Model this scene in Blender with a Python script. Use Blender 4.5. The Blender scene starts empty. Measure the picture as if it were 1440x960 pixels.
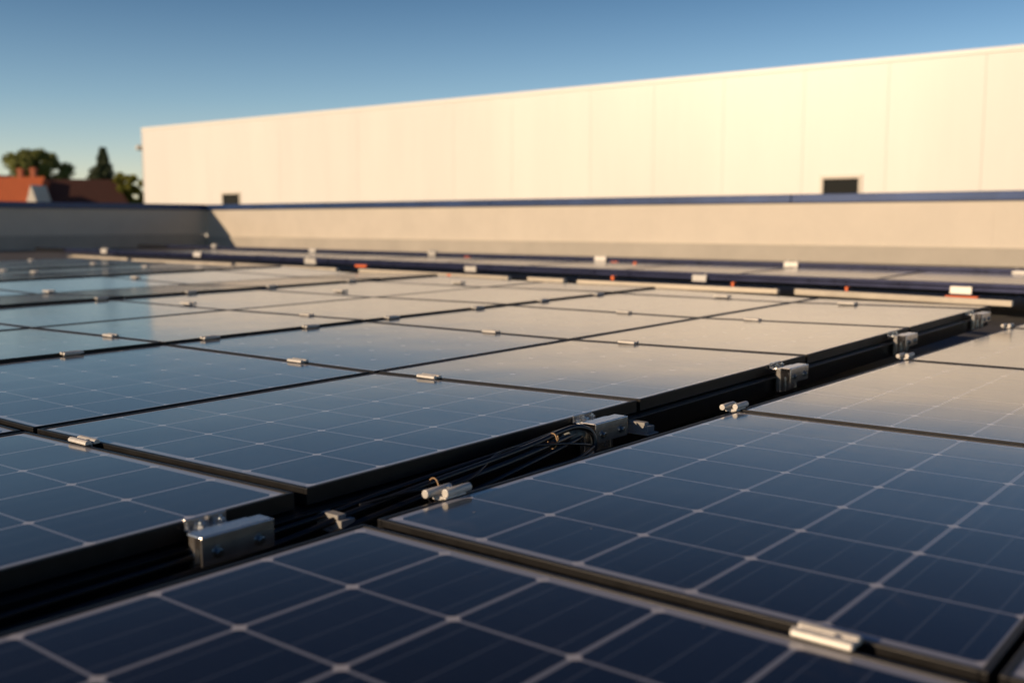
import bpy, bmesh, math, random
from mathutils import Vector, Matrix
random.seed(7)
S = 0.158                      # one solar cell pitch in metres: layout numbers below are in cells
scene = bpy.context.scene
COL = scene.collection

# ------------------------------------------------------------------ camera
F_PX, YAW, PITCH = 1440.3, -0.68, 0.1162
CAM = Vector((7.0495, 1.8365, 2.7983)) * S
fwd = Vector((math.sin(YAW) * math.cos(PITCH), math.cos(YAW) * math.cos(PITCH), -math.sin(PITCH)))
right = Vector((math.cos(YAW), -math.sin(YAW), 0))
up = right.cross(fwd)
cd = bpy.data.cameras.new('camera')
cam = bpy.data.objects.new('camera', cd)
COL.objects.link(cam)
cam.matrix_world = Matrix(((right.x, up.x, -fwd.x, CAM.x), (right.y, up.y, -fwd.y, CAM.y),
                           (right.z, up.z, -fwd.z, CAM.z), (0, 0, 0, 1)))
cd.sensor_width = 36
cd.lens = 36 * F_PX / 1440
cd.clip_start = 0.02
cd.clip_end = 4000
cd.dof.use_dof = True
cd.dof.focus_distance = 2.22
cd.dof.aperture_fstop = 2.9
cd.dof.aperture_blades = 8
scene.camera = cam

# ------------------------------------------------------------------ light
SUN_EL, SUN_AZ = math.radians(17), math.radians(201.6)
w = bpy.data.worlds.new('World')
scene.world = w
w.use_nodes = True
nt = w.node_tree
sky = nt.nodes.new('ShaderNodeTexSky')
sky.sky_type = 'NISHITA'
sky.sun_disc = False
sky.sun_elevation = SUN_EL
sky.sun_rotation = SUN_AZ
sky.altitude = 100
sky.air_density = 1.0
sky.dust_density = 0.15
sky.ozone_density = 3.0
# clear evening air: pale low down, deep blue above
tcw = nt.nodes.new('ShaderNodeTexCoord')
spw = nt.nodes.new('ShaderNodeSeparateXYZ')
nt.links.new(tcw.outputs['Generated'], spw.inputs[0])
rw_ = nt.nodes.new('ShaderNodeValToRGB')
cr = rw_.color_ramp
cr.elements[0].position = 0.0; cr.elements[0].color = (1.12, 0.94, 0.86, 1)
cr.elements[1].position = 1.0; cr.elements[1].color = (0.24, 0.27, 0.33, 1)
for p_, c_ in ((0.045, (1.06, 0.93, 0.89, 1)), (0.11, (0.74, 0.76, 0.78, 1)), (0.2, (0.43, 0.51, 0.57, 1)), (0.35, (0.09, 0.145, 0.22, 1)), (0.6, (0.10, 0.14, 0.20, 1))):
    e_ = cr.elements.new(p_); e_.color = c_
nt.links.new(spw.outputs[2], rw_.inputs[0])
mxw = nt.nodes.new('ShaderNodeMix'); mxw.data_type = 'RGBA'; mxw.blend_type = 'MULTIPLY'
mxw.inputs[0].default_value = 1.0
nt.links.new(sky.outputs[0], mxw.inputs[6]); nt.links.new(rw_.outputs[0], mxw.inputs[7])
nt.links.new(mxw.outputs[2], nt.nodes['Background'].inputs[0])
nt.nodes['Background'].inputs[1].default_value = 0.15
ld = bpy.data.lights.new('sun', 'SUN')
ld.energy = 4.1
ld.angle = math.radians(0.55)
ld.color = (1.0, 0.725, 0.465)
sun = bpy.data.objects.new('sun', ld)
COL.objects.link(sun)
sdir = Vector((math.sin(SUN_AZ) * math.cos(SUN_EL), math.cos(SUN_AZ) * math.cos(SUN_EL), math.sin(SUN_EL)))
sun.rotation_euler = sdir.to_track_quat('Z', 'Y').to_euler()
scene.view_settings.view_transform = 'Standard'
scene.view_settings.look = 'None'
scene.view_settings.exposure = 0
scene.view_settings.gamma = 1
scene.view_settings.use_curve_mapping = False
scene.render.engine = 'CYCLES'

# ------------------------------------------------------------------ materials
MATS = {}
def nodes(m):
    m.use_nodes = True
    return m.node_tree, m.node_tree.nodes['Principled BSDF']

def mat(name, col, rough=0.5, metal=0.0, var=0.0, scale=8.0, bump=0.0, coat=0.0, stretch=None, col2=None):
    if name in MATS:
        return MATS[name]
    m = bpy.data.materials.new(name)
    t, b = nodes(m)
    b.inputs['Roughness'].default_value = rough
    b.inputs['Metallic'].default_value = metal
    b.inputs['Coat Weight'].default_value = coat
    tc = t.nodes.new('ShaderNodeTexCoord')
    mp = t.nodes.new('ShaderNodeMapping')
    if stretch:
        mp.inputs['Scale'].default_value = stretch
    t.links.new(tc.outputs['Object'], mp.inputs['Vector'])
    n = t.nodes.new('ShaderNodeTexNoise')
    n.inputs['Scale'].default_value = scale
    n.inputs['Detail'].default_value = 6
    n.inputs['Roughness'].default_value = 0.65
    t.links.new(mp.outputs[0], n.inputs['Vector'])
    r = t.nodes.new('ShaderNodeValToRGB')
    c2 = col2 or tuple(c * (1 - var) for c in col)
    r.color_ramp.elements[0].position = 0.35
    r.color_ramp.elements[1].position = 0.65
    r.color_ramp.elements[0].color = (*c2, 1)
    r.color_ramp.elements[1].color = (*[min(1, c * (1 + var * .5)) for c in col], 1)
    t.links.new(n.outputs['Fac'], r.inputs['Fac'])
    t.links.new(r.outputs['Color'], b.inputs['Base Color'])
    mr = t.nodes.new('ShaderNodeMapRange')
    mr.inputs['To Min'].default_value = max(0.02, rough * 0.8)
    mr.inputs['To Max'].default_value = min(1, rough * 1.25)
    t.links.new(n.outputs['Fac'], mr.inputs['Value'])
    t.links.new(mr.outputs[0], b.inputs['Roughness'])
    if bump:
        bp = t.nodes.new('ShaderNodeBump')
        bp.inputs['Strength'].default_value = bump
        bp.inputs['Distance'].default_value = 0.01
        t.links.new(n.outputs['Fac'], bp.inputs['Height'])
        t.links.new(bp.outputs[0], b.inputs['Normal'])
    MATS[name] = m
    return m

def glass_mat(nu, nv):
    """solar glass over cells: UV is in cell units, whole numbers are the gaps between cells"""
    key = 'solar_glass_%d_%d' % (nu, nv)
    if key in MATS:
        return MATS[key]
    m = bpy.data.materials.new(key)
    t, b = nodes(m)
    L = t.links.new
    def M(op, a, c=None, d=None):
        n = t.nodes.new('ShaderNodeMath')
        n.operation = op
        for i, v in enumerate((a, c, d)):
            if v is None:
                continue
            if isinstance(v, (int, float)):
                n.inputs[i].default_value = v
            else:
                L(v, n.inputs[i])
        return n.outputs[0]
    uv = t.nodes.new('ShaderNodeUVMap')
    sp = t.nodes.new('ShaderNodeSeparateXYZ')
    L(uv.outputs[0], sp.inputs[0])
    u, v = sp.outputs[0], sp.outputs[1]
    du = M('PINGPONG', u, 0.5)         # distance to nearest whole number
    dv = M('PINGPONG', v, 0.5)
    lu = M('LESS_THAN', du, 0.016)
    lv = M('LESS_THAN', dv, 0.021)
    dia = M('LESS_THAN', M('ADD', du, dv), 0.066)
    out = M('MAXIMUM', M('MAXIMUM', M('LESS_THAN', u, 0), M('GREATER_THAN', u, nu)),
            M('MAXIMUM', M('LESS_THAN', v, 0), M('GREATER_THAN', v, nv)))
    line = M('MAXIMUM', M('MAXIMUM', lu, lv), M('MAXIMUM', dia, out))
    bus = M('LESS_THAN', M('PINGPONG', M('SUBTRACT', M('MULTIPLY', v, 3.0), 0.5), 0.5), 0.024)
    tc = t.nodes.new('ShaderNodeTexCoord')
    nz = t.nodes.new('ShaderNodeTexNoise')
    nz.inputs['Scale'].default_value = 3.2
    nz.inputs['Detail'].default_value = 7
    nz.inputs['Roughness'].default_value = 0.7
    L(tc.outputs['Object'], nz.inputs['Vector'])
    # per-cell tone
    fl = t.nodes.new('ShaderNodeCombineXYZ')
    L(M('FLOOR', u), fl.inputs[0]); L(M('FLOOR', v), fl.inputs[1])
    wn = t.nodes.new('ShaderNodeTexWhiteNoise')
    wn.noise_dimensions = '4D'
    L(fl.outputs[0], wn.inputs['Vector'])
    oi = t.nodes.new('ShaderNodeObjectInfo')
    L(oi.outputs['Random'], wn.inputs['W'])
    tone = M('ADD', 0.62, M('MULTIPLY', wn.outputs['Value'], 0.6))
    cell = t.nodes.new('ShaderNodeMix'); cell.data_type = 'RGBA'
    cell.inputs[6].default_value = (0.0, 0.0, 0.0, 1)
    cell.inputs[7].default_value = (0.002, 0.008, 0.024, 1)
    L(tone, cell.inputs[0])
    a = t.nodes.new('ShaderNodeMix'); a.data_type = 'RGBA'
    L(M('MULTIPLY', bus, 0.8), a.inputs[0]); L(cell.outputs[2], a.inputs[6])
    a.inputs[7].default_value = (0.055, 0.07, 0.105, 1)
    c = t.nodes.new('ShaderNodeMix'); c.data_type = 'RGBA'
    L(line, c.inputs[0]); L(a.outputs[2], c.inputs[6])
    lc = t.nodes.new('ShaderNodeMix'); lc.data_type = 'RGBA'
    lc.inputs[6].default_value = (0.22, 0.24, 0.30, 1)
    lc.inputs[7].default_value = (0.50, 0.50, 0.54, 1)
    L(M('MAXIMUM', dia, M('MULTIPLY', out, 0.35)), lc.inputs[0])
    L(lc.outputs[2], c.inputs[7])
    # dust film and specks
    d = t.nodes.new('ShaderNodeMix'); d.data_type = 'RGBA'
    mr = t.nodes.new('ShaderNodeMapRange')
    mr.inputs['From Min'].default_value = 0.35
    mr.inputs['From Max'].default_value = 0.8
    mr.inputs['To Min'].default_value = 0.001
    mr.inputs['To Max'].default_value = 0.016
    L(nz.outputs['Fac'], mr.inputs['Value'])
    L(mr.outputs[0], d.inputs[0]); L(c.outputs[2], d.inputs[6])
    d.inputs[7].default_value = (0.42, 0.36, 0.28, 1)
    n3 = t.nodes.new('ShaderNodeTexNoise')
    n3.inputs['Scale'].default_value = 5.5
    n3.inputs['Detail'].default_value = 4
    n3.inputs['Distortion'].default_value = 1.6
    L(tc.outputs['Object'], n3.inputs['Vector'])
    st = t.nodes.new('ShaderNodeMapRange')
    st.inputs['From Min'].default_value = 0.66
    st.inputs['From Max'].default_value = 0.74
    st.inputs['To Max'].default_value = 0.06
    L(n3.outputs['Fac'], st.inputs['Value'])
    d2 = t.nodes.new('ShaderNodeMix'); d2.data_type = 'RGBA'
    L(st.outputs[0], d2.inputs[0]); L(d.outputs[2], d2.inputs[6])
    d2.inputs[7].default_value = (0.35, 0.28, 0.22, 1)
    d = d2
    vo = t.nodes.new('ShaderNodeTexVoronoi')
    vo.inputs['Scale'].default_value = 26
    L(tc.outputs['Object'], vo.inputs['Vector'])
    vs = t.nodes.new('ShaderNodeSeparateColor')
    L(vo.outputs['Color'], vs.inputs[0])
    speck = M('MULTIPLY', M('LESS_THAN', vo.outputs['Distance'], M('MULTIPLY', vs.outputs[1], 0.06)),
              M('GREATER_THAN', vs.outputs[0], 0.93))
    e = t.nodes.new('ShaderNodeMix'); e.data_type = 'RGBA'
    L(M('MULTIPLY', speck, 0.8), e.inputs[0]); L(d.outputs[2], e.inputs[6])
    e.inputs[7].default_value = (0.30, 0.28, 0.25, 1)
    L(e.outputs[2], b.inputs['Base Color'])
    # roughness: patterned solar glass, smeared a little by dust streaks
    n2 = t.nodes.new('ShaderNodeTexNoise')
    n2.inputs['Scale'].default_value = 9
    n2.inputs['Detail'].default_value = 5
    mp = t.nodes.new('ShaderNodeMapping')
    mp.inputs['Scale'].default_value = (1, 7, 1)
    L(tc.outputs['Object'], mp.inputs[0]); L(mp.outputs[0], n2.inputs['Vector'])
    r2 = t.nodes.new('ShaderNodeMapRange')
    r2.inputs['To Min'].default_value = 0.09
    r2.inputs['To Max'].default_value = 0.16
    L(n2.outputs['Fac'], r2.inputs['Value'])
    L(M('ADD', r2.outputs[0], M('MULTIPLY', speck, 0.5)), b.inputs['Roughness'])
    b.inputs['IOR'].default_value = 1.68
    nb = t.nodes.new('ShaderNodeTexNoise')      # the sheet of glass bows a little
    nb.inputs['Scale'].default_value = 2.2
    nb.inputs['Detail'].default_value = 1.0
    L(tc.outputs['Object'], nb.inputs['Vector'])
    bp = t.nodes.new('ShaderNodeBump')
    bp.inputs['Strength'].default_value = 1.0
    bp.inputs['Distance'].default_value = 0.0013
    L(nb.outputs['Fac'], bp.inputs['Height'])
    L(bp.outputs[0], b.inputs['Normal'])
    # thin film of dust, felt most at a low viewing angle
    b.inputs['Sheen Weight'].default_value = 0.03
    b.inputs['Sheen Roughness'].default_value = 0.35
    b.inputs['Sheen Tint'].default_value = (0.9, 0.85, 0.8, 1)
    MATS[key] = m
    return m

M_FRAME = mat('anodised_frame', (0.010, 0.010, 0.011), 0.42, 0.0, 0.3, 30)
M_FRAME.node_tree.nodes['Principled BSDF'].inputs['Specular IOR Level'].default_value = 0.3
M_BACK = mat('backsheet', (0.5, 0.5, 0.5), 0.7)
M_ALU = mat('clamp_aluminium', (0.66, 0.64, 0.60), 0.45, 0.15, 0.12, 60, 0.03)
M_STEEL = mat('galvanised_steel', (0.70, 0.68, 0.66), 0.24, 0.88, 0.12, 45, 0.0)
M_DARKST = mat('bolt_steel', (0.45, 0.50, 0.54), 0.25, 1.0, 0.2, 60)
M_RAILBLK = mat('rail_black', (0.02, 0.02, 0.022), 0.3, 0.5, 0.3, 20)
M_RAILBLUE = mat('rail_dark_blue', (0.035, 0.042, 0.10), 0.28, 0.5, 0.25, 6)
M_BLOCK = mat('pale_profile', (0.33, 0.33, 0.32), 0.6, 0.0, 0.15, 20, 0.1)
M_CABLE = mat('cable_rubber', (0.012, 0.013, 0.016), 0.32, 0.0, 0.2, 30)
M_TIE = mat('cable_tie', (0.42, 0.27, 0.14), 0.5, 0, 0.2, 20)
M_GLAND = mat('grey_conduit', (0.16, 0.18, 0.18), 0.45, 0, 0.2, 20)
M_ORANGE = mat('orange_strap', (0.85, 0.16, 0.03), 0.5, 0, 0.15, 14)
M_STRIP = mat('mill_aluminium', (0.62, 0.56, 0.46), 0.5, 0.15, 0.12, 5)
M_ROOF = mat('roof_membrane', (0.10, 0.10, 0.105), 0.8, 0, 0.3, 1.2, 0.3)
M_PARA = mat('parapet_sheet', (0.60, 0.55, 0.47), 0.5, 0.0, 0.06, 1.3, 0.06)
M_UPST = mat('membrane_upstand', (0.44, 0.41, 0.355), 0.7, 0, 0.12, 1.0, 0.15)
M_CAP = mat('blue_cap_metal', (0.02, 0.05, 0.15), 0.3, 0.3, 0.2, 1.5)
M_CLAD = mat('white_cladding', (0.80, 0.785, 0.76), 0.36, 0.0, 0.05, 0.22, 0.05, stretch=(1, 1, .15))
M_TRIM = mat('cream_trim', (0.66, 0.62, 0.55), 0.4)
M_COPE = mat('white_coping', (0.86, 0.85, 0.82), 0.35)
M_PANE = mat('window_pane', (0.012, 0.014, 0.016), 0.12)
M_PANE.node_tree.nodes['Principled BSDF'].inputs['Specular IOR Level'].default_value = 0.12
M_GRASS = mat('grass', (0.07, 0.10, 0.03), 0.9, 0, 0.4, 0.2)
M_TILE = mat('red_roof_tiles', (0.50, 0.12, 0.04), 0.75, 0, 0.35, 6, 0.3, stretch=(1, 1, 3))
M_TILE2 = mat('brown_roof_tiles', (0.10, 0.04, 0.028), 0.8, 0, 0.3, 5, 0.3)
M_BRICK = mat('chimney_brick', (0.40, 0.12, 0.06), 0.8, 0, 0.3, 8)
M_RENDER = mat('white_render', (0.7, 0.68, 0.62), 0.8, 0, 0.08, 2)
M_BARK = mat('bark', (0.10, 0.07, 0.05), 0.9, 0, 0.3, 5)
M_LEAF = mat('leaf_green', (0.21, 0.24, 0.06), 0.7, 0, 0.45, 0.9)
M_LEAF2 = mat('needle_green', (0.06, 0.085, 0.035), 0.7, 0, 0.4, 1.2)
M_LEAF3 = mat('bush_green', (0.24, 0.24, 0.03), 0.7, 0, 0.4, 1.2)

# ------------------------------------------------------------------ mesh helpers
class MB:
    def __init__(s):
        s.v, s.f, s.uv = [], [], {}
    def add(s, vs, fs):
        o = len(s.v)
        s.v += [tuple(p) for p in vs]
        s.f += [tuple(i + o for i in f) for f in fs]
    def hexa(s, p):           # 8 corners: bottom 4 (ccw), top 4
        s.add(p, [(3, 2, 1, 0), (4, 5, 6, 7), (0, 1, 5, 4), (1, 2, 6, 5), (2, 3, 7, 6), (3, 0, 4, 7)])
    def box(s, a, b):
        x0, y0, z0 = [min(p, q) for p, q in zip(a, b)]
        x1, y1, z1 = [max(p, q) for p, q in zip(a, b)]
        s.hexa([(x0, y0, z0), (x1, y0, z0), (x1, y1, z0), (x0, y1, z0),
                (x0, y0, z1), (x1, y0, z1), (x1, y1, z1), (x0, y1, z1)])
    def tube(s, pts, r, n=10, caps=True, closed=False):
        pts = [Vector(p) for p in pts]
        rr = r if isinstance(r, (list, tuple)) else [r] * len(pts)
        o = len(s.v)
        a = None
        for i, p in enumerate(pts):
            d = (pts[min(i + 1, len(pts) - 1)] - pts[max(i - 1, 0)]).normalized()
            if a is None:
                a = d.orthogonal().normalized()
            else:
                a = (a - d * a.dot(d)).normalized()
            b = d.cross(a)
            for k in range(n):
                t = 2 * math.pi * k / n
                s.v.append(tuple(p + (a * math.cos(t) + b * math.sin(t)) * rr[i]))
        for i in range(len(pts) - 1):
            for k in range(n):
                s.f.append((o + i * n + k, o + i * n + (k + 1) % n, o + (i + 1) * n + (k + 1) % n, o + (i + 1) * n + k))
        if caps:
            s.f.append(tuple(o + k for k in reversed(range(n))))
            s.f.append(tuple(o + (len(pts) - 1) * n + k for k in range(n)))
    def mesh(s, name):
        me = bpy.data.meshes.new(name)
        me.from_pydata(s.v, [], s.f)
        me.validate()
        bm = bmesh.new(); bm.from_mesh(me)
        bmesh.ops.recalc_face_normals(bm, faces=bm.faces)
        bm.to_mesh(me); bm.free()
        return me
    def build(s, name, m, parent=None, bevel=0.0, smooth=False, loc=None):
        me = s.mesh(name)
        me.materials.append(m)
        o = bpy.data.objects.new(name, me)
        COL.objects.link(o)
        if parent:
            o.parent = parent
        if loc is not None:
            o.location = loc
        if bevel:
            md = o.modifiers.new('bevel', 'BEVEL')
            md.width = bevel; md.segments = 2; md.limit_method = 'ANGLE'
            md.angle_limit = math.radians(40)
        if smooth:
            for p in me.polygons:
                p.use_smooth = len(p.vertices) == 4
        return o

def tag(o, label=None, cat=None, group=None, kind=None):
    for k, v in (('label', label), ('category', cat), ('group', group), ('kind', kind)):
        if v:
            o[k] = v
    return o
def thing(name, label, cat, loc=(0, 0, 0), rz=0, group=None):
    o = bpy.data.objects.new(name, None)
    o.empty_display_size = 0.1
    COL.objects.link(o)
    o.location = loc
    o.rotation_euler = (0, 0, rz)
    return tag(o, label, cat, group)
def dup(root, loc, rz, label, group=None):
    r = root.copy(); COL.objects.link(r)
    r.location = loc; r.rotation_euler = (0, 0, rz); r['label'] = label
    if group:
        r['group'] = group
    for ch in list(root.children):
        c = ch.copy(); COL.objects.link(c); c.parent = r
        for g in ch.children:
            e = g.copy(); COL.objects.link(e); e.parent = c
    return r
def C(x, y, z=0.0):
    return Vector((x * S, y * S, z * S))
ORD = 'first second third fourth fifth sixth seventh eighth ninth tenth eleventh twelfth'.split()

def to_px(p):
    d = Vector(p) - CAM
    z = d.dot(fwd)
    if z < 0.05:
        return None
    return 720 + F_PX * d.dot(right) / z, 480 - F_PX * d.dot(up) / z

# ------------------------------------------------------------------ setting
ROOFZ = -1.2
GZ = -6.5                       # ground, metres
g = MB(); g.box((-1500, -1500, GZ - 0.5), (1500, 1500, GZ))
tag(g.build('ground', M_GRASS), kind='structure')
XW, YW = -137.7, 101.5          # inner faces of the two parapets
r = MB(); r.box(C(XW - 4, -60, -4), C(90, YW + 4, ROOFZ))
tag(r.build('roof_deck', M_ROOF), kind='structure')

# back parapet (runs along x), sunlit
pw = thing('parapet_wall', 'long sunlit beige roof parapet with blue metal cap, in front of the white warehouse', 'parapet', C(-60, YW, ROOFZ))
def rel(o):
    return o.location
def prt(mb, name, m, parent, bevel=0, smooth=False):
    inv = -Vector(parent.location)
    mb.v = [tuple(Vector(p) + inv) for p in mb.v]
    return mb.build(name, m, parent, bevel, smooth)
xs = XW
q = MB()
k = 0
while xs < 88:
    xe = min(xs + 30, 88)
    q.box(C(xs + 0.004, YW, 0.42), C(xe - 0.004, YW + 3.2, 4.75)); xs = xe; k += 1
prt(q, 'wall_face', M_PARA, pw)
q = MB(); q.hexa([C(XW, YW - 0.55, ROOFZ - .2), C(88, YW - 0.55, ROOFZ - .2), C(88, YW + 3, ROOFZ - .2), C(XW, YW + 3, ROOFZ - .2),
                  C(XW, YW - 0.35, 0.40), C(88, YW - 0.35, 0.40), C(88, YW + 3, 0.40), C(XW, YW + 3, 0.40)])
prt(q, 'base_upstand', M_UPST, pw)
q = MB()
xs = XW - 3.2
for wd in (64, 40, 60, 65):
    q.box(C(xs + .02, YW - 0.3, 4.7), C(xs + wd - .02, YW + 3.6, 5.56)); xs += wd
prt(q, 'metal_cap', M_CAP, pw, 0.01)

# left parapet (runs along y), in shade
pl = thing('parapet_wall', 'shaded grey roof parapet with blue cap at the left, in front of the red roofed house', 'parapet', C(XW, 20, ROOFZ))
q = MB(); q.box(C(XW - 3.2, -60, 0.85), C(XW, YW, 4.75)); prt(q, 'wall_face', M_PARA, pl)
q = MB(); q.box(C(XW - 3, -60, ROOFZ - .2), C(XW + 0.35, YW - .56, 0.83)); prt(q, 'base_upstand', M_UPST, pl)
q = MB(); q.box(C(XW - 3.6, -60, 4.7), C(XW + 0.3, YW - 0.32, 5.60)); prt(q, 'metal_cap', M_CAP, pl, 0.01)

# ------------------------------------------------------------------ warehouse
ang = math.radians(-1.9)
wx, wy = -479.5 * S, 300 * S
wh = thing('warehouse', 'long windowless white metal clad warehouse glowing in low sun behind the roof parapet', 'warehouse', (wx, wy, GZ), math.radians(1.86))
L_B = 105.0
TOPZ = 49.5 * S - GZ            # local heights
def wdist(px):                  # distance along the facade of a picture column
    d = fwd * F_PX + right * (px - 720) 
    d.z = 0
    ex = Vector((math.cos(math.radians(1.86)), math.sin(math.radians(1.86)), 0))
    ey = Vector((-ex.y, ex.x, 0))
    o = Vector((wx, wy, 0)) - Vector((CAM.x, CAM.y, 0))
    t = o.dot(ey) / d.dot(ey)
    return (d * t - o).dot(ex)
joints = [0] + [wdist(p) for p in (300, 400, 508, 640, 720, 828, 915, 1010, 1120, 1235, 1367)]
while joints[-1] < L_B:
    joints.append(joints[-1] + 3.6)
w1 = (wdist(1150), wdist(1199)); w2 = (wdist(320), wdist(343))
WZ0, WZ1 = 11.0 * S - GZ, 15.95 * S - GZ
q = MB()
for a, b in zip(joints[:-1], joints[1:]):
    segs = [(a + .007, b - .007, 0, TOPZ)]
    for (x0, x1) in (w1, w2):
        ns = []
        for (p, r_, lo, hi) in segs:
            if r_ <= x0 or p >= x1 or lo != 0 or hi != TOPZ:
                ns.append((p, r_, lo, hi)); continue
            if p < x0: ns.append((p, x0, 0, TOPZ))
            if r_ > x1: ns.append((x1, r_, 0, TOPZ))
            ns.append((max(p, x0), min(r_, x1), 0, WZ0)); ns.append((max(p, x0), min(r_, x1), WZ1, TOPZ))
        segs = ns
    for (p, r_, lo, hi) in segs:
        q.box((p, 0, lo), (r_, .12, hi))
q.build('cladding_wall', M_CLAD, wh)
q = MB(); q.box((.05, .13, 0), (L_B, 40, TOPZ - .3)); q.build('building_core', M_TRIM, wh)
q = MB(); q.box((-.12, -.06, TOPZ), (L_B, 40.1, TOPZ + .22)); q.box((-.12, -.03, 0), (-.005, .2, TOPZ - .01))
q.build('edge_trim', M_COPE, wh, 0.02)
for (x0, x1) in (w1, w2):
    q = MB(); fw = 0.16
    q.box((x0 - fw, -.05, WZ1), (x1 + fw, .02, WZ1 + fw)); q.box((x0 - fw, -.05, WZ0 - fw), (x1 + fw, .02, WZ0))
    q.box((x0 - fw, -.048, WZ0), (x0, .02, WZ1)); q.box((x1, -.048, WZ0), (x1 + fw, .02, WZ1))
    fo = q.build('window', M_TRIM, wh)
    q = MB(); q.box((x0, .05, WZ0), (x1, .12, WZ1)); q.build('pane', M_PANE, fo)
# lamp on the near corner of the warehouse
wl = thing('wall_lamp', 'small pale globe lamp on an arm at the left corner of the white warehouse', 'lamp', (wx - .13, wy + .1, 41 * S))
q = MB(); q.tube([(0, 0, 0), (-.25, 0, .1), (-.5, 0, .05)], .03, 6); q.build('arm', M_TRIM, wl)
q = MB(); q.tube([(-.6, 0, -.22), (-.6, 0, -.15), (-.6, 0, 0), (-.6, 0, .15), (-.6, 0, .24)], [.1, .24, .3, .24, .08], 12)
q.build('globe', M_RENDER, wl, smooth=True)
q = MB(); q.tube([(-.2, 0, -5.5), (-.2, 0, .05)], .025, 6); q.build('conduit', M_GLAND, wl)

# ------------------------------------------------------------------ distant houses and trees
def far(px, py, depth):         # a point seen at a picture position, `depth` metres in front
    return CAM + (fwd + right * ((px - 720) / F_PX) + up * ((480 - py) / F_PX)) * depth
def hip_house(label, name_mat, P, rz, L, Wd, ridge_z, eave_z, hip0, hip1, wallm):
    h = thing('house', label, 'house', (P[0], P[1], GZ), rz)
    rzl, ez = ridge_z - GZ, eave_z - GZ
    q = MB(); q.box((-L / 2 + .3, -Wd / 2 + .3, 0), (L / 2 - .3, Wd / 2 - .3, ez - .01)); q.build('wall', wallm, h)
    q = MB()
    v = [(-L / 2, -Wd / 2, ez), (L / 2, -Wd / 2, ez), (L / 2, Wd / 2, ez), (-L / 2, Wd / 2, ez),
         (-L / 2 + hip0, 0, rzl), (L / 2 - hip1, 0, rzl)]
    q.add(v, [(0, 1, 5, 4), (2, 3, 4, 5), (1, 2, 5), (3, 0, 4), (3, 2, 1, 0)])
    ro = q.build('roof', name_mat, h)
    return h, ro
D1 = 126.0
rp = far(5, 249, D1)
A_AZ = math.atan2(right.y, right.x)
hA, roA = hip_house('house with sunlit orange red tiled roof and two chimneys beyond the left parapet', M_TILE,
                    (rp.x, rp.y), A_AZ - 0.12, 14.5, 13.0, rp.z, rp.z - 5.5, 1.6, 1.9, M_RENDER)
def in_house(h, px, py, depth):
    return h.matrix_world.inverted() @ far(px, py, depth)
bpy.context.view_layer.update()
for cx, top in ((29, 237), (47, 236)):
    p = in_house(hA, cx, top, D1 - .2)
    q = MB(); q.box((p.x - .32, p.y - .32, p.z - 3.4), (p.x + .32, p.y + .32, p.z)); q.box((p.x - .38, p.y - .38, p.z - .3), (p.x + .38, p.y + .38, p.z - .08))
    q.build('chimney', M_BRICK, roA)
# dormer with a white gable
p = in_house(hA, 43, 260, D1 - 5.2)
q = MB(); a_ = 1.15
q.add([(p.x - a_, p.y, p.z - 3.6), (p.x + a_, p.y, p.z - 3.6), (p.x, p.y, p.z), (p.x - a_, p.y + 3.2, p.z - 3.6), (p.x + a_, p.y + 3.2, p.z - 3.6), (p.x, p.y + 3.2, p.z)],
      [(0, 1, 2), (3, 5, 4), (0, 3, 4, 1), (0, 2, 5, 3), (1, 4, 5, 2)])
q.build('dormer', M_RENDER, roA)
rp2 = far(113, 252, D1 + 2)
hB, roB = hip_house('house with dark brown roof in shade, right of the red roofed house', M_TILE2,
                    (rp2.x, rp2.y), A_AZ + 0.42, 13.2, 13.0, rp2.z, rp2.z - 5.8, 2.2, 2.6, M_RENDER)
rp3 = far(-4, 247, D1 + 18)
q0 = thing('house', 'white gabled house glimpsed at the left edge behind the red roof', 'house', (rp3.x, rp3.y, GZ), A_AZ)
hz = rp3.z - GZ
q = MB(); q.add([(-3, 0, 0), (1.3, 0, 0), (1.3, 0, hz - 2), (-.8, 0, hz), (-3, 0, hz - 2), (-3, 6, 0), (1.3, 6, 0), (1.3, 6, hz - 2), (-.8, 6, hz), (-3, 6, hz - 2)],
      [(0, 1, 2, 3, 4), (9, 8, 7, 6, 5), (0, 5, 6, 1), (1, 6, 7, 2), (4, 9, 5, 0)])
q.build('wall', M_RENDER, q0)
q = MB(); q.hexa([(-3.2, -.1, hz - 2.1), (-.8, -.1, hz + .05), (-.8, 6.1, hz + .05), (-3.2, 6.1, hz - 2.1), (-3.2, -.1, hz - 1.95), (-.8, -.1, hz + .2), (-.8, 6.1, hz + .2), (-3.2, 6.1, hz - 1.95)])
q.hexa([(-.8, -.1, hz + .05), (1.5, -.1, hz - 2.1), (1.5, 6.1, hz - 2.1), (-.8, 6.1, hz + .05), (-.8, -.1, hz + .2), (1.5, -.1, hz - 1.95), (1.5, 6.1, hz - 1.95), (-.8, 6.1, hz + .2)])
q.build('roof', M_TILE, q0)

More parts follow.
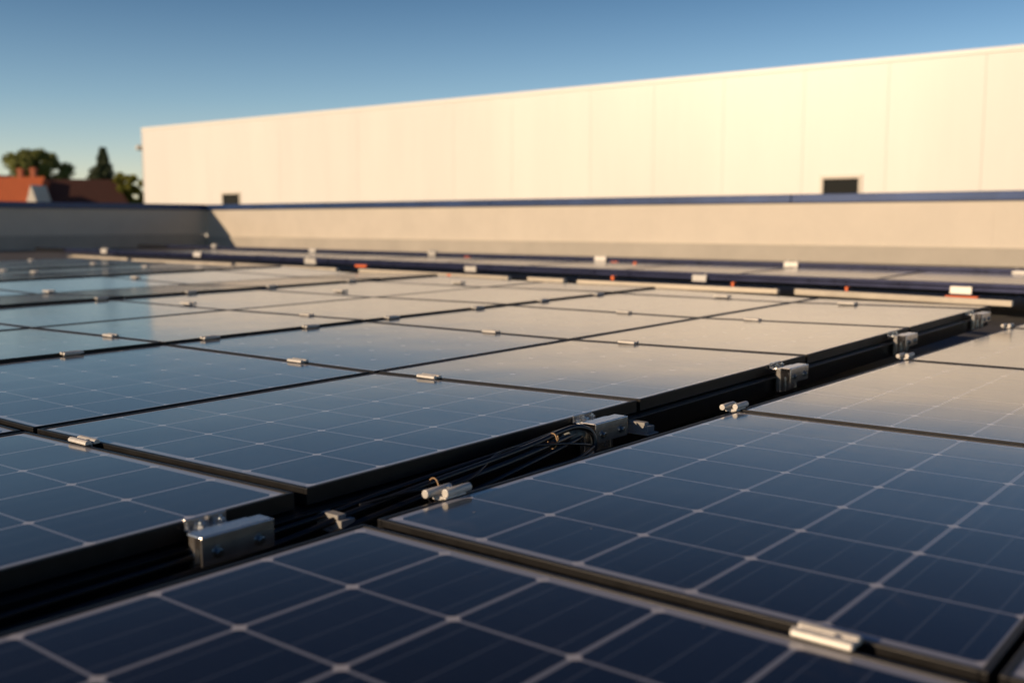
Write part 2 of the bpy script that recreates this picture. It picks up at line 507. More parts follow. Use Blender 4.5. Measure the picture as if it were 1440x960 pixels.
def tree(name, label, px, py_top, width_px, depth, leafm, n, kind):
    top = far(px, py_top, depth)
    k = depth / F_PX
    W_ = width_px * k
    rnd = random.Random(px)
    t = thing(name, label, 'tree' if kind != 'bush' else 'shrub', (top.x, top.y, GZ))
    H = top.z - GZ
    q = MB()
    q.tube([(0, 0, 0), (.1, 0, H * .4), (0, .1, H * .8), (0, 0, H * .95)], [.4, .3, .14, .02], 8)
    if kind == 'round':
        for i in range(9):
            a = rnd.uniform(0, 6.28); z0 = H * rnd.uniform(.35, .65)
            e = (math.cos(a) * W_ * .36, math.sin(a) * W_ * .36, z0 + H * rnd.uniform(.1, .25))
            q.tube([(0, 0, z0), (e[0] * .5, e[1] * .5, z0 + (e[2] - z0) * .4), e], [.12, .08, .02], 6)
    q.build('trunk', M_BARK, t)
    lf = MB()
    clumps = []
    if kind == 'conifer':
        z = H
        lay = 13
        for i in range(lay):
            fz = i / lay
            z = H - fz * W_ * 1.3
            R = W_ * .74 * (0.01 + fz) * rnd.uniform(.75, 1.2)
            for b in range(7 + int(9 * fz)):
                a = rnd.uniform(0, 6.28); rr = R * rnd.uniform(.7, 1.1)
                for s in range(5):
                    f_ = (s + 1) / 5
                    clumps.append((math.cos(a) * rr * f_, math.sin(a) * rr * f_, z - rr * f_ * .42 + .1, .3 + .2 * (1 - f_)))
        per = max(3, n // len(clumps))
    else:
        crowns = 80 if kind == 'round' else 44
        hh = W_ * .52
        zc = H - hh
        for i in range(crowns):
            a = rnd.uniform(0, 6.28); f_ = rnd.uniform(.05, 1) ** .6; e = rnd.uniform(-1.0, .86)
            rr = W_ * .50 * f_ * math.sqrt(max(0.03, 1 - e * e * .9))
            clumps.append((math.cos(a) * rr, math.sin(a) * rr, zc + e * hh * .9, W_ * rnd.uniform(.06, .12)))
        per = n // len(clumps)
    for (x, y, z, R) in clumps:
        for j in range(per):
            d = Vector((rnd.gauss(0, 1), rnd.gauss(0, 1), rnd.gauss(0, 1)))
            d = d.normalized() * R * rnd.uniform(.35, 1.15)
            c = Vector((x, y, z)) + d
            if c.z > H: continue
            sz = rnd.uniform(.12, .24)
            a = Vector((rnd.gauss(0, 1), rnd.gauss(0, 1), rnd.gauss(0, 1))).normalized()
            b = a.orthogonal().normalized() * sz * .6
            a = a * sz
            lf.add([c - a, c + b, c + a, c - b], [(0, 1, 2, 3)])
    me = bpy.data.meshes.new('crown'); me.from_pydata(lf.v, [], lf.f); me.materials.append(leafm)
    o = bpy.data.objects.new('crown', me); COL.objects.link(o); o.parent = t
tree('broadleaf_tree', 'large round leafy tree behind the red roofed house', 48, 206, 92, 158, M_LEAF, 34000, 'round')
tree('spruce_tree', 'dark pointed spruce tree behind the brown roof', 144, 208, 42, 150, M_LEAF2, 7000, 'conifer')
tree('round_bush', 'yellow green bushy tree at the left end of the white warehouse', 182, 241, 54, 130, M_LEAF3, 14000, 'bush')

# ------------------------------------------------------------------ solar panels
def make_panel(label, corners, zf, nu, nv, mu, mv, group, mv1=None):
    """corners: (x0,y0,y0e),(x1,y1..) -> outer quad in cells, order near-L1 side; u runs along y, v along -x/+x"""
    (xa, ya0, ya1), (xb, yb0, yb1) = corners     # v=0 side, v=end side
    def P(v, u, dz=0.0):
        x = xa + (xb - xa) * v
        y = (ya0 + (yb0 - ya0) * v) * (1 - u) + (ya1 + (yb1 - ya1) * v) * u
        return Vector((x, y, zf(x, y) + dz))
    c = P(.5, .5)
    base = C(*c)
    t = thing('solar_panel', label, 'solar panel', base, 0, group)
    def loc(p):
        return Vector(p) * S - base
    W_ = abs(xb - xa); H_ = abs(ya1 - ya0)
    fw = 0.055
    fv, fu = fw / W_, fw / H_
    q = MB()
    def bar(v0, v1, u0, u1, zt=0.0, zb=-0.18):
        ps = [(v0, u0), (v1, u0), (v1, u1), (v0, u1)]
        q.hexa([loc(P(v, u, zb)) for v, u in ps] + [loc(P(v, u, zt)) for v, u in ps])
    bar(0, fv, 0, 1); bar(1 - fv, 1, 0, 1)
    bar(fv, 1 - fv, 0, fu); bar(fv, 1 - fv, 1 - fu, 1)
    q.build('frame', M_FRAME, t, 0.0012)
    # glass plate
    ps = [(fv, fu), (1 - fv, fu), (1 - fv, 1 - fu), (fv, 1 - fu)]
    vs = [loc(P(v, u, -0.012)) for v, u in ps] + [loc(P(v, u, -0.05)) for v, u in ps]
    me = bpy.data.meshes.new('glass')
    me.from_pydata([tuple(p) for p in vs], [], [(0, 1, 2, 3), (7, 6, 5, 4)])
    bm = bmesh.new(); bm.from_mesh(me)
    uvl = bm.loops.layers.uv.new('UVMap')
    pu = H_ - 2 * fw; pv = W_ - 2 * fw
    cu = (pu - 2 * mu) / nu; cv = (pv - mv - (mv if mv1 is None else mv1)) / nv
    idx = {}
    for i, (v, u) in enumerate(ps * 2):
        U = (0 if u < .5 else pu) - mu
        V = (0 if v < .5 else pv) - mv
        idx[i] = (U / cu, V / cv)
    for f in bm.faces:
        for l in f.loops:
            l[uvl].uv = idx[l.vert.index]
    for f in list(bm.faces):
        if f.normal.z < 0 and f.verts[0].index < 4:
            f.normal_flip()
    bm.to_mesh(me); bm.free()
    me.materials.append(glass_mat(nu, nv))
    o = bpy.data.objects.new('glass', me); COL.objects.link(o); o.parent = t
    return t

AY = 0.0089
def yend(x):
    return 35.2 + 0.14 * (-x - 1.3)
rows = []      # name, x0 (near side), x1, zfun, seams, phrase
def zr0(x, y): return 0.0056 * x - 0.0035 * y
def zr1(x, y): return 0.0178 * (x + 1.05) + AY * y
z3 = 0.0178 * (-5.75)
def zr2(x, y): return z3 + AY * y
def tab(z0, xr, sx):
    return lambda x, y: z0 + sx * (x - xr) + AY * y
rows.append(('front row right of cable gap', 0.03, 5.52, zr0, [(-7.2, 0.35), (0.55, 8.28), (8.46, 15.92), (16.04, 23.62), (23.74, 32.4), (32.52, 41.0)], 5))
rows.append(('outer row at the right edge', 5.58, 11.2, zr0, [(0.55, 8.28), (8.46, 15.92), (16.04, 23.62)], 5))
S1 = [(-4.2, 1.98), (2.1, 8.34), (8.50, 14.84), (14.94, 21.06), (21.16, 27.26), (27.36, 33.45), (33.55, None)]
rows.append(('first row left of cable gap', -1.05, -6.74, zr1, S1, 5))
rows.append(('second row left of cable gap', -6.86, -13.62, zr2, S1, 6))
rows.append(('third row left of cable gap', -13.8, -19.9, tab(-.06, -13.8, .010), S1, 6))
rows.append(('fourth row left of cable gap', -20.0, -27.0, tab(-.125, -20, .002), S1, 6))
rows.append(('fifth row left of cable gap', -27.2, -33.7, tab(-.07, -27.2, .030), [(14.94, 21.8), (21.9, 28.2), (28.3, 34.6), (34.7, None)], 6))
rows.append(('sixth row left of cable gap', -33.8, -41.5, tab(-.27, -33.8, -.012), [(14.94, 21.8), (21.9, 28.9), (29.0, 35.4), (35.5, None)], 6))
rows.append(('seventh row left of cable gap', -41.7, -49.0, tab(-.12, -41.7, .032), [(21.2, 28.2), (28.3, 35.2), (35.3, None)], 6))
rows.append(('eighth row left of cable gap', -49.1, -57.0, tab(-.35, -49.1, .012), [(21.2, 28.9), (29.0, 36.0), (36.1, None)], 6))
rows.append(('ninth row left of cable gap', -57.2, -65.0, tab(-.40, -57.2, .014), [(28.0, 34.9), (35.0, 41.0), (41.1, None)], 6))
rows.append(('farthest row left of cable gap', -65.1, -76.0, tab(-.5, -65.1, .012), [(31.2, 38), (38.1, None)], 6))
for (ph, xa, xb, zf, seams, nv) in rows:
    vis = []
    for (y0, y1) in seams:
        ya1 = y1 if y1 is not None else yend(xa) - .4
        yb1 = y1 if y1 is not None else yend(xb) - .4
        if ya1 - y0 < 0.6:
            ya1 = y0 + .6
        pts = [to_px(C(x, y, zf(x, y))) for x in (xa, (xa + xb) / 2, xb) for y in (y0, (y0 + ya1) / 2, ya1)]
        n = sum(1 for p in pts if p and -40 < p[0] < 1480 and p[1] < 1000)
        vis.append((y0, ya1, yb1, n > 0, y1 is None))
    k = hid = 0
    for (y0, ya1, yb1, v, last) in vis:
        if v:
            if last and ya1 - y0 < 4:
                label = 'narrow panel at the far end of the %s' % ph
            else:
                label = 'solar panel, %s from the camera, %s' % (ORD[k], ph)
            k += 1
        else:
            label = 'solar panel out of view, number %s of those in %s' % (ORD[hid], ph); hid += 1
        ln = (ya1 + yb1) / 2 - y0
        # every panel sits a hair out of level
        ta, tb = random.uniform(-.0022, .0022), random.uniform(-.0022, .0022)
        if xa > -7: ta *= .5; tb *= .5
        xc_, yc_ = (xa + xb) / 2, y0 + ln / 2
        zp = (lambda zf, ta, tb, xc_, yc_: lambda x, y: zf(x, y) + ta * (x - xc_) + tb * (y - yc_))(zf, ta, tb, xc_, yc_)
        nu = 7 if (xa > 0 and ln > 6.8) else max(1, round(ln / 1.03))
        make_panel(label, ((xa, y0, ya1), (xb, y0, yb1)), zp, nu, nv, .1, .07, 'solar panels laid flat on the roof', 0.0 if xa > 0 else None)

# ------------------------------------------------------------------ clamps
def make_mid_clamp():
    t = thing('module_clamp', '', 'clamp', (0, 0, 0), 0, 'bright metal clamps on the panel seams')
    for s in (-1, 1):
        q = MB()
        prof = [(.000, .0), (.0135, .0), (.0145, .004), (.0132, .009), (.0095, .0118), (.005, .0118), (.0015, .009), (.000, .005)]
        L_ = .034
        vs = [(-L_, s * (.0022 + a), b * .75) for a, b in prof] + [(L_, s * (.0022 + a), b * .75) for a, b in prof]
        n = len(prof)
        q.add(vs, [tuple(range(n)), tuple(range(n, 2 * n))] + [(i, (i + 1) % n, n + (i + 1) % n, n + i) for i in range(n)])
        q.build('flange', M_ALU, t, 0.0015)
    q = MB(); q.box((-.03, -.0012, -.03), (.03, .0012, .003)); q.build('web', M_ALU, t)
    q = MB(); q.tube([(0.012, 0, .003), (0.012, 0, .0075)], .0032, 6); q.build('bolt', M_DARKST, t)
    return t
def make_end_clamp():
    t = thing('edge_clamp', '', 'clamp', (0, 0, 0), 0, 'paired rod clamps on the panel edges')
    for k, (x, y) in enumerate(((-.016, -.012), (.006, .012))):
        q = MB(); q.tube([(x, y - .030, .0085), (x, y + .030, .0085)], .0072, 16); q.build('rod', M_ALU, t, 0.001, True)
    q = MB(); q.box((-.018, -.022, -.004), (.012, .028, .003)); q.build('plate', M_ALU, t, .001)
    q = MB(); q.tube([(-.003, 0, .002), (-.003, 0, .016)], .004, 6); q.build('bolt', M_DARKST, t)
    return t
mc = make_mid_clamp(); ec = make_end_clamp()
used = {'m': False, 'e': False}
def put(kind, x, y, z, rz, label, tilt=0):
    src = mc if kind == 'm' else ec
    if not used[kind]:
        used[kind] = True
        src.location = C(x, y, z); src.rotation_euler = (0, 0, rz); src['label'] = label
        return src
    return dup(src, C(x, y, z), rz, label)
put('m', 4.52, 8.34, zr0(4.4, 8.34), 0, 'large blurred brass lit clamp at the lower right on the nearest seam')
put('e', 0.0, 9.52, zr0(0, 9.4), 0, 'pair of round metal rods on the panel edge below the cable bundle')
put('e', -0.02, 16.05, zr0(0, 16), 0, 'pair of metal rods at the panel corner right of the middle bracket')
put('e', -0.03, 24.0, zr0(0, 23.9), 0, 'small pair of metal rods at the panel corner before the fourth bracket')
put('e', -0.04, 32.6, zr0(0, 32.6), 0, 'tiny pair of metal rods beside the farthest bracket at the right edge')
put('m', -5.3, 8.40, zr1(-5.3, 8.4), 0, 'silver clamp on the seam at the far left, nearest of the left seam clamps')
put('m', -5.4, 14.89, zr1(-5.4, 14.9), 0, 'silver clamp on the seam in the middle of the photo above the blue panel')
put('m', -5.2, 21.11, zr1(-5.2, 21.1), 0, 'faint clamp on the tan seam right of centre')
put('m', -5.2, 27.31, zr1(-5.2, 27.3), 0, 'faint clamp on the tan seam left of the fourth bracket')
put('m', -9.0, 14.89, zr2(-9.2, 14.9), 0, 'white clamp on the seam left of centre in the second panel row')
put('m', -9.2, 21.11, zr2(-9.2, 21.1), 0, 'clamp on the tan seam at centre in the second panel row')
put('m', -9.3, 27.31, zr2(-9.2, 27.3), 0, 'blurred clamp on the tan seam right of centre in the second panel row')
R3 = rows[4][3]
put('m', -16.0, 14.89, R3(-16, 14.9), 0, 'small clamp on the third row seam at the left')
put('m', -16.2, 21.11, R3(-16, 21.1), 0, 'small clamp on the third row seam where the tan reflection is brightest')
def on_px(px, py, zf, it=12):
    z = 0
    for _ in range(it):
        d = fwd * F_PX + right * (px - 720) + up * (480 - py)
        t = (z * S - CAM.z) / d.z
        p = (CAM + d * t) / S
        z = zf(p.x, p.y)
    return p.x, p.y, z
L4 = [((90, 494), 'leftmost'), ((268, 471), 'second from the left'), ((425, 457), 'third from the left'), ((548, 445), 'fourth from the left'),
      ((660, 431), 'fifth from the left'), ((755, 421), 'sixth from the left'), ((822, 412), 'rightmost')]
for (p, w_) in L4:
    y = on_px(p[0], p[1], R3)[1]
    o = put('m', -13.71, y, R3(-13.7, y) - .03, math.pi / 2, '%s clamp on the dark edge between second and third panel rows' % w_)
R5 = rows[6][3]; R7 = rows[8][3]
for i, p in enumerate([(54, 416), (229, 409), (392, 402), (502, 394)]):
    y = on_px(p[0], p[1], R5)[1]
    put('m', -27.1, y, R5(-27.1, y) - .03, math.pi / 2, '%s clamp from the left on the dark edge of the fifth panel row' % ORD[i])
for p, s_ in [((5, 381), 'tiny bright clamp at the very left edge of the photo below the shaded parapet'),
              ((44, 366), 'tiny bright clamp at far left just under the end of the long rail'),
              ((49, 383), 'tiny bright clamp at far left on the brown panel row'),
              ((132, 371), 'tiny bright clamp at left below the pale metal strip'),
              ((205, 375), 'tiny bright clamp below the gap of the pale metal strips'),
              ((191, 391), 'tiny bright clamp on the pale blue far panel at left'),
              ((69, 411), 'tiny bright clamp above the dark edge at far left'),
              ((265, 428), 'tiny bright clamp on the fourth row seam beside the reflected building edge'),
              ((479, 410), 'tiny clamp on the tan panels left of centre'),
              ((645, 398), 'tiny clamp below the orange strap'),
              ((1016, 418), 'white clamp below the pale strip, left of the strip gap'),
              ((1192, 428), 'white clamp below the pale strip, right of the strip gap')]:
    for (ph, xa, xb, zf, seams, nv) in rows[2:]:
        x, y, z = on_px(p[0], p[1], zf)
        if xb - .2 <= x <= xa + .2:
            break
    o = put('m', x, y, z + .01, 0.0, s_)
    o.scale = (1.25, 1.5, 1.5)

# ------------------------------------------------------------------ rails in the gap, brackets
rl = thing('support_rail', 'long black rail running under the panel edge along the cable gap', 'rail', C(-1.1, 15, -.2))
q = MB()
def zrl(y): return zr1(-1.05, y)
def bar_y(q, x0, x1, y0, y1, zt, zb):
    q.hexa([C(x0, y0, zrl(y0) + zb), C(x1, y0, zrl(y0) + zb), C(x1, y1, zrl(y1) + zb), C(x0, y1, zrl(y1) + zb),
            C(x0, y0, zrl(y0) + zt), C(x1, y0, zrl(y0) + zt), C(x1, y1, zrl(y1) + zt), C(x0, y1, zrl(y1) + zt)])
bar_y(q, -1.35, -0.93, -5, 34, -.195, -.54)
prt(q, 'beam', M_RAILBLK, rl, .002)
q = MB(); bar_y(q, -0.925, -0.86, -5, 34, -.195, -.215); prt(q, 'lip', M_RAILBLK, rl, .001)
rl2 = thing('support_rail', 'low black rail hidden under the right panel edge of the cable gap', 'rail', C(.3, 15, -.3))
q = MB(); q.box(C(.12, -6, -.62), C(.45, 40, -.42)); prt(q, 'beam', M_RAILBLK, rl2, .002)

def make_bracket():
    t = thing('rail_bracket', '', 'bracket', (0, 0, 0), 0, 'steel brackets along the cable gap')
    # lower channel: local x out of the gap, y along it, z up; 0.8 cells long
    Lh = .0625; h = .043; th = .003
    q = MB()
    q.box((.036, -Lh, -h), (.036 + th, Lh, 0)); q.box((.004, -Lh, -.0001), (.036, Lh, -th)); 
    ch = q.build('channel', M_STEEL, t, .0022)
    for y in (-.036, .036):
        q = MB(); q.tube([(.0391, y, -.026), (.0405, y, -.026)], .0092, 18); b = q.build('washer', M_DARKST, ch)
        q = MB(); q.tube([(.0405, y, -.026), (.046, y, -.026)], .0058, 6); q.build('bolt', M_DARKST, ch, .0006)
        q = MB(); q.tube([(.012, y, -.070), (.012, y, -.030)], .0045, 8); q.build('stud', M_DARKST, ch)
    q = MB(); q.box((-.012, -.050, -.075), (.003, .050, -.004)); q.build('foot', M_STEEL, t, .002)
    # upper clamp
    q = MB(); L2 = .036; o_ = -.004
    q.box((-.0385, o_ - L2, -.0115), (-.0358, o_ + L2, .0065)); q.box((-.0357, o_ - L2, -.0115), (-.004, o_ + L2, -.0088))
    up_ = q.build('upper_clamp', M_STEEL, t, .0014)
    for y in (-.018, .016):
        q = MB(); q.tube([(-.022, o_ + y, -.0088), (-.022, o_ + y, -.0062)], .0085, 12); q.build('washer', M_DARKST, up_)
        q = MB(); q.tube([(-.022, o_ + y, -.0062), (-.022, o_ + y, .001)], .0068, 6); q.tube([(-.022, o_ + y, .001), (-.022, o_ + y, .005)], .0032, 8)
        q.build('bolt', M_DARKST, up_)
    return t
bs = [(7.30, 'shaded lowest steel bracket at the lower left with two bolts on its face'),
      (13.42, 'sharp tan lit steel bracket at the cable ends in the middle of the photo'),
      (19.65, 'third steel bracket back, just beyond the middle one with the cables'),
      (25.95, 'fourth steel bracket back along the dark gap'),
      (32.3, 'farthest steel bracket beside the rods at the right edge')]
br0 = make_bracket()
for i, (y, lb) in enumerate(bs):
    l = C(-.80, y, zrl(y) - .02 + (0.01 if i else 0))
    if i == 0:
        br0.location = l; br0['label'] = lb
    else:
        dup(br0, l, 0, lb)

# pale cross profiles poking out under the rows
def make_cross():
    t = thing('cross_profile', '', 'profile', (0, 0, 0), 0, 'pale stepped cross profiles under the panels')
    q = MB(); q.box((-1.2, -.015, -.026), (0, .015, -.010)); q.box((-1.2, -.015, -.0102), (-.008, .003, -.002)); q.box((-1.2, -.022, -.030), (.008, .022, -.0258))
    q.build('profile', M_BLOCK, t, .0015)
    return t
cp = make_cross()
for i, (y, lb) in enumerate([(8.62, 'pale grey stepped profile end below the cables near the lower left bracket'),
                             (14.45, 'small pale grey profile end right of the middle bracket')]):
    l = C(-.56, y, -.12 + i * .05)
    if i == 0: cp.location = l; cp['label'] = lb
    else: dup(cp, l, 0, lb)

# ------------------------------------------------------------------ cables
def spline(pts, n=14):
    out = []
    P = [pts[0]] + list(pts) + [pts[-1]]
    for i in range(1, len(P) - 2):
        a, b, c, d = [Vector(p) for p in P[i - 1:i + 3]]
        for k in range(n):
            t = k / n
            out.append(.5 * ((2 * b) + (c - a) * t + (2 * a - 5 * b + 4 * c - d) * t * t + (3 * b - a - 3 * c + d) * t ** 3))
    out.append(Vector(P[-2]))
    return out
def cable(label, pts, r=.0052):
    p = spline([C(*p) for p in pts])
    q = MB(); q.tube(p, r, 10)
    return tag(q.build('cable', M_CABLE, smooth=True), label, 'cable', 'black cables in the gap')
zz = lambda y: zrl(y)
cable('upper thick black cable arching over the bundle into the middle bracket', [(-.70, 2, -.35), (-.72, 7.2, -.30), (-.66, 8.8, -.16), (-.60, 9.9, -.06), (-.60, 11.0, .0), (-.60, 11.8, .06), (-.62, 12.3, .11), (-.62, 12.65, .12), (-.58, 12.9, .05), (-.53, 12.97, -.10), (-.53, 12.88, -.26), (-.6, 12.6, -.40)], .0058)
cable('middle black cable ending in the grey ribbed conduit', [(-.60, 2, -.45), (-.62, 7.4, -.38), (-.56, 8.9, -.24), (-.52, 10.0, -.13), (-.54, 11.1, -.07), (-.56, 12.0, .0), (-.66, 12.7, .02)], .0068)
cable('lower black cable of the bundle sagging in the gap', [(-.44, 2, -.6), (-.50, 7.6, -.48), (-.44, 9.2, -.34), (-.44, 10.4, -.24), (-.50, 11.5, -.14), (-.60, 12.6, -.05), (-.70, 12.9, -.05)], .0056)
cable('black cable lying against the rail behind the bundle', [(-.80, 2, -.28), (-.82, 7.8, -.19), (-.80, 9.3, -.10), (-.80, 10.4, -.05), (-.74, 11.6, .02), (-.78, 12.6, .07), (-.80, 13.2, .04)], .0046)
cable('thin black cable low on the roof towards the bracket', [(-.36, 3, -.7), (-.38, 9.4, -.56), (-.34, 10.8, -.40), (-.34, 12.0, -.27), (-.42, 12.7, -.22), (-.55, 12.95, -.25)], .0036)
cable('lowest black cable on the roof under the bundle', [(-.26, 3, -.8), (-.30, 9.6, -.66), (-.24, 11.2, -.50), (-.3, 12.4, -.38), (-.42, 12.95, -.36)], .0046)
cable('thin stray black cable looping loosely over the bundle', [(-.70, 8.9, -.12), (-.52, 9.4, -.06), (-.46, 10.3, -.10), (-.66, 11.2, .05), (-.50, 12.0, .02), (-.46, 12.7, -.10), (-.6, 13.0, -.2)], .0026)
cable('thin slack black cable sagging towards the right panel edge', [(-.6, 7.6, -.3), (-.34, 8.4, -.30), (-.26, 9.3, -.36), (-.30, 10.4, -.30), (-.40, 11.4, -.22), (-.36, 12.3, -.20), (-.5, 12.9, -.16)], .0030)
def ring(label, c, rx, rz_, r=.0016, tilt=0.25):
    p = [C(c[0] + math.cos(a) * rx, c[1] + math.sin(a) * tilt * rz_ * .5, c[2] + math.sin(a) * rz_) for a in [i * 2 * math.pi / 20 for i in range(21)]]
    q = MB(); q.tube(p, r, 6)
    tail = [C(c[0] + rx, c[1], c[2]), C(c[0] + rx + .05, c[1] - .03, c[2] + .05), C(c[0] + rx + .07, c[1] - .08, c[2] + .10)]
    q.tube(tail, r, 5)
    return tag(q.build('cable_tie', M_TIE, smooth=True), label, 'cable tie', 'tan ties round the cable bundle')
ring('tan cable tie round the bundle close to the middle bracket', (-.59, 12.1, .03), .07, .10)
ring('tan cable tie round the bundle halfway down the cable run', (-.55, 9.85, -.14), .09, .14)
q = MB()
pts = [C(-.66 - .06 * t, 12.5 + .42 * t, .015 - .03 * t) for t in [i / 24 for i in range(25)]]
q.tube(pts, [(.0125 if i % 2 else .0095) for i in range(25)], 14)
cg = q.build('cable_conduit', M_GLAND, smooth=True)
tag(cg, 'short grey ribbed conduit beside the middle bracket', 'conduit')

# ------------------------------------------------------------------ pale strips, far rails, orange straps
def skew_bar(q, xa, xb, yf, h0, h1, d, zf):
    q.hexa([C(xa, yf(xa), zf(xa) + h0), C(xb, yf(xb), zf(xb) + h0), C(xb, yf(xb) + d, zf(xb) + h0), C(xa, yf(xa) + d, zf(xa) + h0),
            C(xa, yf(xa), zf(xa) + h1), C(xb, yf(xb), zf(xb) + h1), C(xb, yf(xb) + d, zf(xb) + h1), C(xa, yf(xa) + d, zf(xa) + h1)])
def from_px(px, py, yfun, z):
    return on_px(px, py, lambda x, y: z)
strip_px = [(93, 358, 179, 363), (185, 364, 325, 370), (331, 370, 472, 377), (504, 378, 714, 388.5), (741, 389.5, 792, 392), (811, 393.5, 1093, 406.5), (1117, 406, 1423, 423)]
names = ['pale metal strip, short leftmost one of the strip line', 'pale metal strip, second from the left below the blue rail', 'pale metal strip, third from the left below the clamps',
         'pale metal strip with the long orange strap at its middle', 'shortest pale metal strip between two dark gaps', 'long pale metal strip right of centre', 'long pale metal strip at the right ending near the farthest bracket']
for (a, b, c_, d_), nm in zip(strip_px, names):
    def row_z(x, y):
        for rw in rows[2:]:
            if x >= rw[2] - .1:
                return rw[3](x, min(y, 36))
        return rows[-1][3](x, min(y, 36))
    zt = .13
    x0, y0, z0 = on_px(a, b, lambda x, y: row_z(x, y) * 1.0 + zt)
    x1, y1, z1 = on_px(c_, d_, lambda x, y: row_z(x, y) * 1.0 + zt)
    q = MB()
    t = .25
    hs = lambda u: .10 + .08 * u
    q.hexa([C(x0, y0, z0 - .22), C(x1, y1, z1 - .18), C(x1, y1 + t, z1 - .18), C(x0, y0 + t, z0 - .22), C(x0, y0, z0), C(x1, y1, z1), C(x1, y1 + t, z1), C(x0, y0 + t, z0)])
    tag(q.build('metal_strip', M_STRIP, bevel=.003), nm, 'metal strip', 'pale strips at the ends of the panel rows')

def rail(px0, py0, px1, py1, z, hgt, label, dark_end):
    x0, y0, _ = on_px(px0, py0, lambda x, y: z); x1, y1, _ = on_px(px1, py1, lambda x, y: z)
    # extend to the right, out of the picture
    k = 1.25
    x1, y1 = x0 + (x1 - x0) * k, y0 + (y1 - y0) * k
    t = thing('mounting_rail', label, 'rail', C((x0 + x1) / 2, (y0 + y1) / 2, z))
    q = MB()
    def pr_(h0, h1, d0, d1):
        q.hexa([C(x0, y0 + d0, z + h0), C(x1, y1 + d0, z + h0), C(x1, y1 + d1, z + h0), C(x0, y0 + d1, z + h0),
                C(x0, y0 + d0, z + h1), C(x1, y1 + d0, z + h1), C(x1, y1 + d1, z + h1), C(x0, y0 + d1, z + h1)])
    pr_(-hgt, -hgt * .56, 0, .4); pr_(-hgt * .55, -hgt * .45, .06, .34); pr_(-hgt * .44, 0, 0, .4)
    prt(q, 'profile', M_RAILBLUE, t, .004)
    q = MB(); dx = .07
    q.box(C(x0 - 5.5, y0 - .03, z - hgt - .05), C(x0 - .05, y0 + .45, z + .03)); prt(q, 'end_sleeve', M_RAILBLK, t, .004)
    return (x0, y0, x1, y1)
RA = rail(90, 349, 1440, 400.5, .36, .34, 'nearer dark blue mounting rail crossing the roof beyond the panels', 1)
RB = rail(234, 344.5, 1440, 379, .36, .27, 'farther dark blue mounting rail in front of the sunlit parapet', 1)
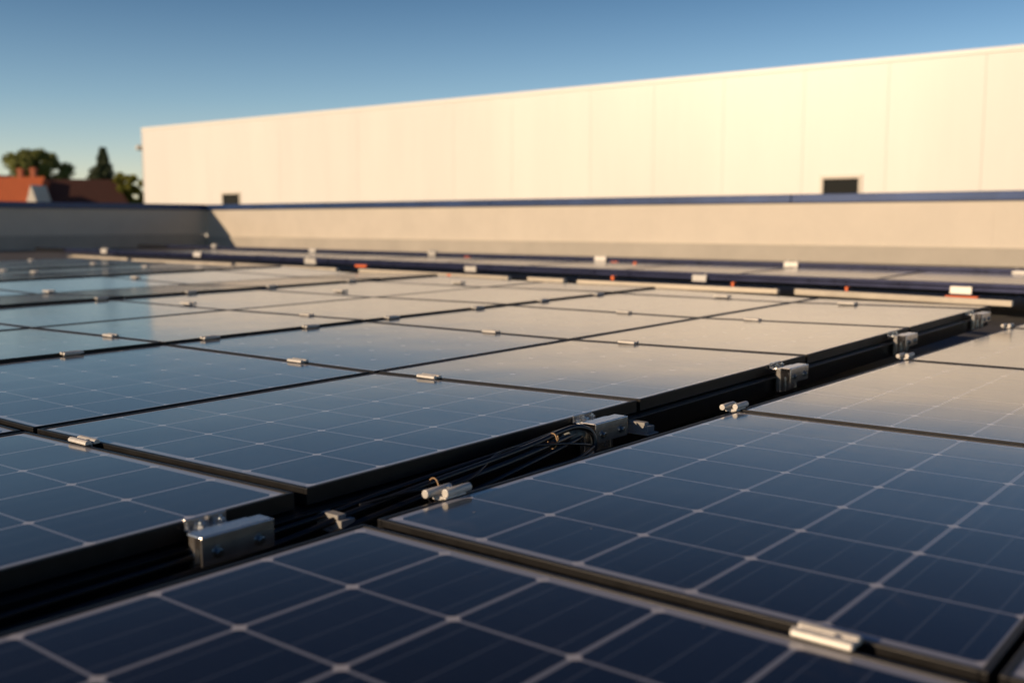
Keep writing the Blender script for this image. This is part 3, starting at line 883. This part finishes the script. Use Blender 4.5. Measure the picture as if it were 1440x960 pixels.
# feet under the rails
def rail_y(R, x): return R[1] + (R[3] - R[1]) * (x - R[0]) / (R[2] - R[0])
def make_rail_clamp():
    t = thing('rail_clamp', '', 'clamp', (0, 0, 0), 0, 'bright clamps gripping the far rails')
    q = MB(); q.box((-.085, -.012, -.030), (.085, .0, .030)); q.box((-.085, .0005, .026), (.085, .06, .0305))
    q.build('body', M_ALU, t, .004)
    for x in (-.055, .05):
        q = MB(); q.tube([(x, .015, .0305), (x, .015, .042)], .012, 8); q.tube([(x, .015, .042), (x, .015, .056)], .006, 8)
        q.build('bolt', M_ALU, t, .001)
    return t
rc = make_rail_clamp(); first = True
for R, lst, w_ in ((RA, [(147, 353), (278, 358), (437, 367), (663, 378), (985, 391), (1352, 408)], 'nearer'), (RB, [(301, 346), (440, 353), (608, 357), (845, 364), (1113, 373), (1438, 386)], 'farther')):
    for i, (px, py) in enumerate(lst):
        # point on the rail under this picture column
        d = fwd * F_PX + right * (px - 720) + up * (480 - py)
        # solve for x on line
        best = None
        for k in range(2000):
            x = R[0] + (R[2] - R[0]) * k / 2000
            p = to_px(C(x, rail_y(R, x), .3))
            if p and (best is None or abs(p[0] - px) < best[0]): best = (abs(p[0] - px), x)
        x = best[1]
        lb = '%s of the six bright clamps from the left on the %s blue rail' % (ORD[i], w_)
        zc_ = min((abs((to_px(C(x, rail_y(R, x), zq * .02)) or (0, 0))[1] - py), zq * .02) for zq in range(0, 60))[1]
        l = C(x, rail_y(R, x) - .02, zc_)
        rz = math.atan2(R[3] - R[1], R[2] - R[0])
        if first: rc.location = l; rc.rotation_euler.z = rz; rc['label'] = lb; first = False
        else:
            o_ = dup(rc, l, rz + random.uniform(-.18, .18), lb)
            o_.scale = (random.uniform(.8, 1.05), 1, random.uniform(.8, 1.05))
            o_.rotation_euler.x = random.uniform(-.2, .2)
# panel field seen between the two rails
k = 0
for xa in (4.5, -3, -10.5, -18, -25.5, -33, -40.5, -48, -55.5, -63, -70.5):
    R_ = RA
    ya = rail_y(RA, xa) + .9; yb = rail_y(RA, xa - 7.3) + .9
    k += 1
    ln_ = rail_y(RB, xa) - ya - .5
    make_panel('brownish solar panel between the two far blue rails, %s from the right' % ORD[k - 1], ((xa, ya, ya + ln_), (xa - 7.3, yb, yb + ln_)), lambda x, y, ya=ya: .0 + .012 * (y - ya), 7, 6, .1, .07, 'panels between the far rails')
for i, (px, py, wd, lb) in enumerate([(652, 388.5, 2.0, 'long orange strap on the pale strip below the fourth clamp'), (1352, 419, 1.1, 'orange pad under the large clamp at the right'),
                                      (1191, 407, .12, 'orange tag below the nearer rail, rightmost of the small ones'), (1031, 400, .12, 'orange tag below the nearer rail right of the fifth clamp'),
                                      (862, 391, .16, 'bright orange tag just above the pale strip right of centre'), (508, 374, 1.0, 'dull orange strap between rail and strip left of centre'),
                                      (657, 362, .5, 'small orange tag beside the farther rail at centre'), (864, 369, .5, 'small orange tag beside the fourth clamp of the farther rail'),
                                      (893, 371, .22, 'small orange tag right of the fourth clamp of the farther rail')]):
    z = .2
    if i == 0: x, y, z = on_px(px, py, lambda x, y: .16); y -= .05
    elif py < 375 and i > 5: x, y, z = on_px(px, py, lambda x, y: .1)
    else: x, y, z = on_px(px, py, lambda x, y: .15)
    q = MB(); hh = .07 if wd > .4 else .11
    q.box(C(x - wd / 2, y - .06, z - hh), C(x + wd / 2, y, z + hh))
    q.box(C(x - wd / 2, y + .0005, z + hh - .04), C(x + wd / 2, y + .2, z + hh))
    tag(q.build('orange_strap', M_ORANGE, bevel=.002), lb, 'strap')
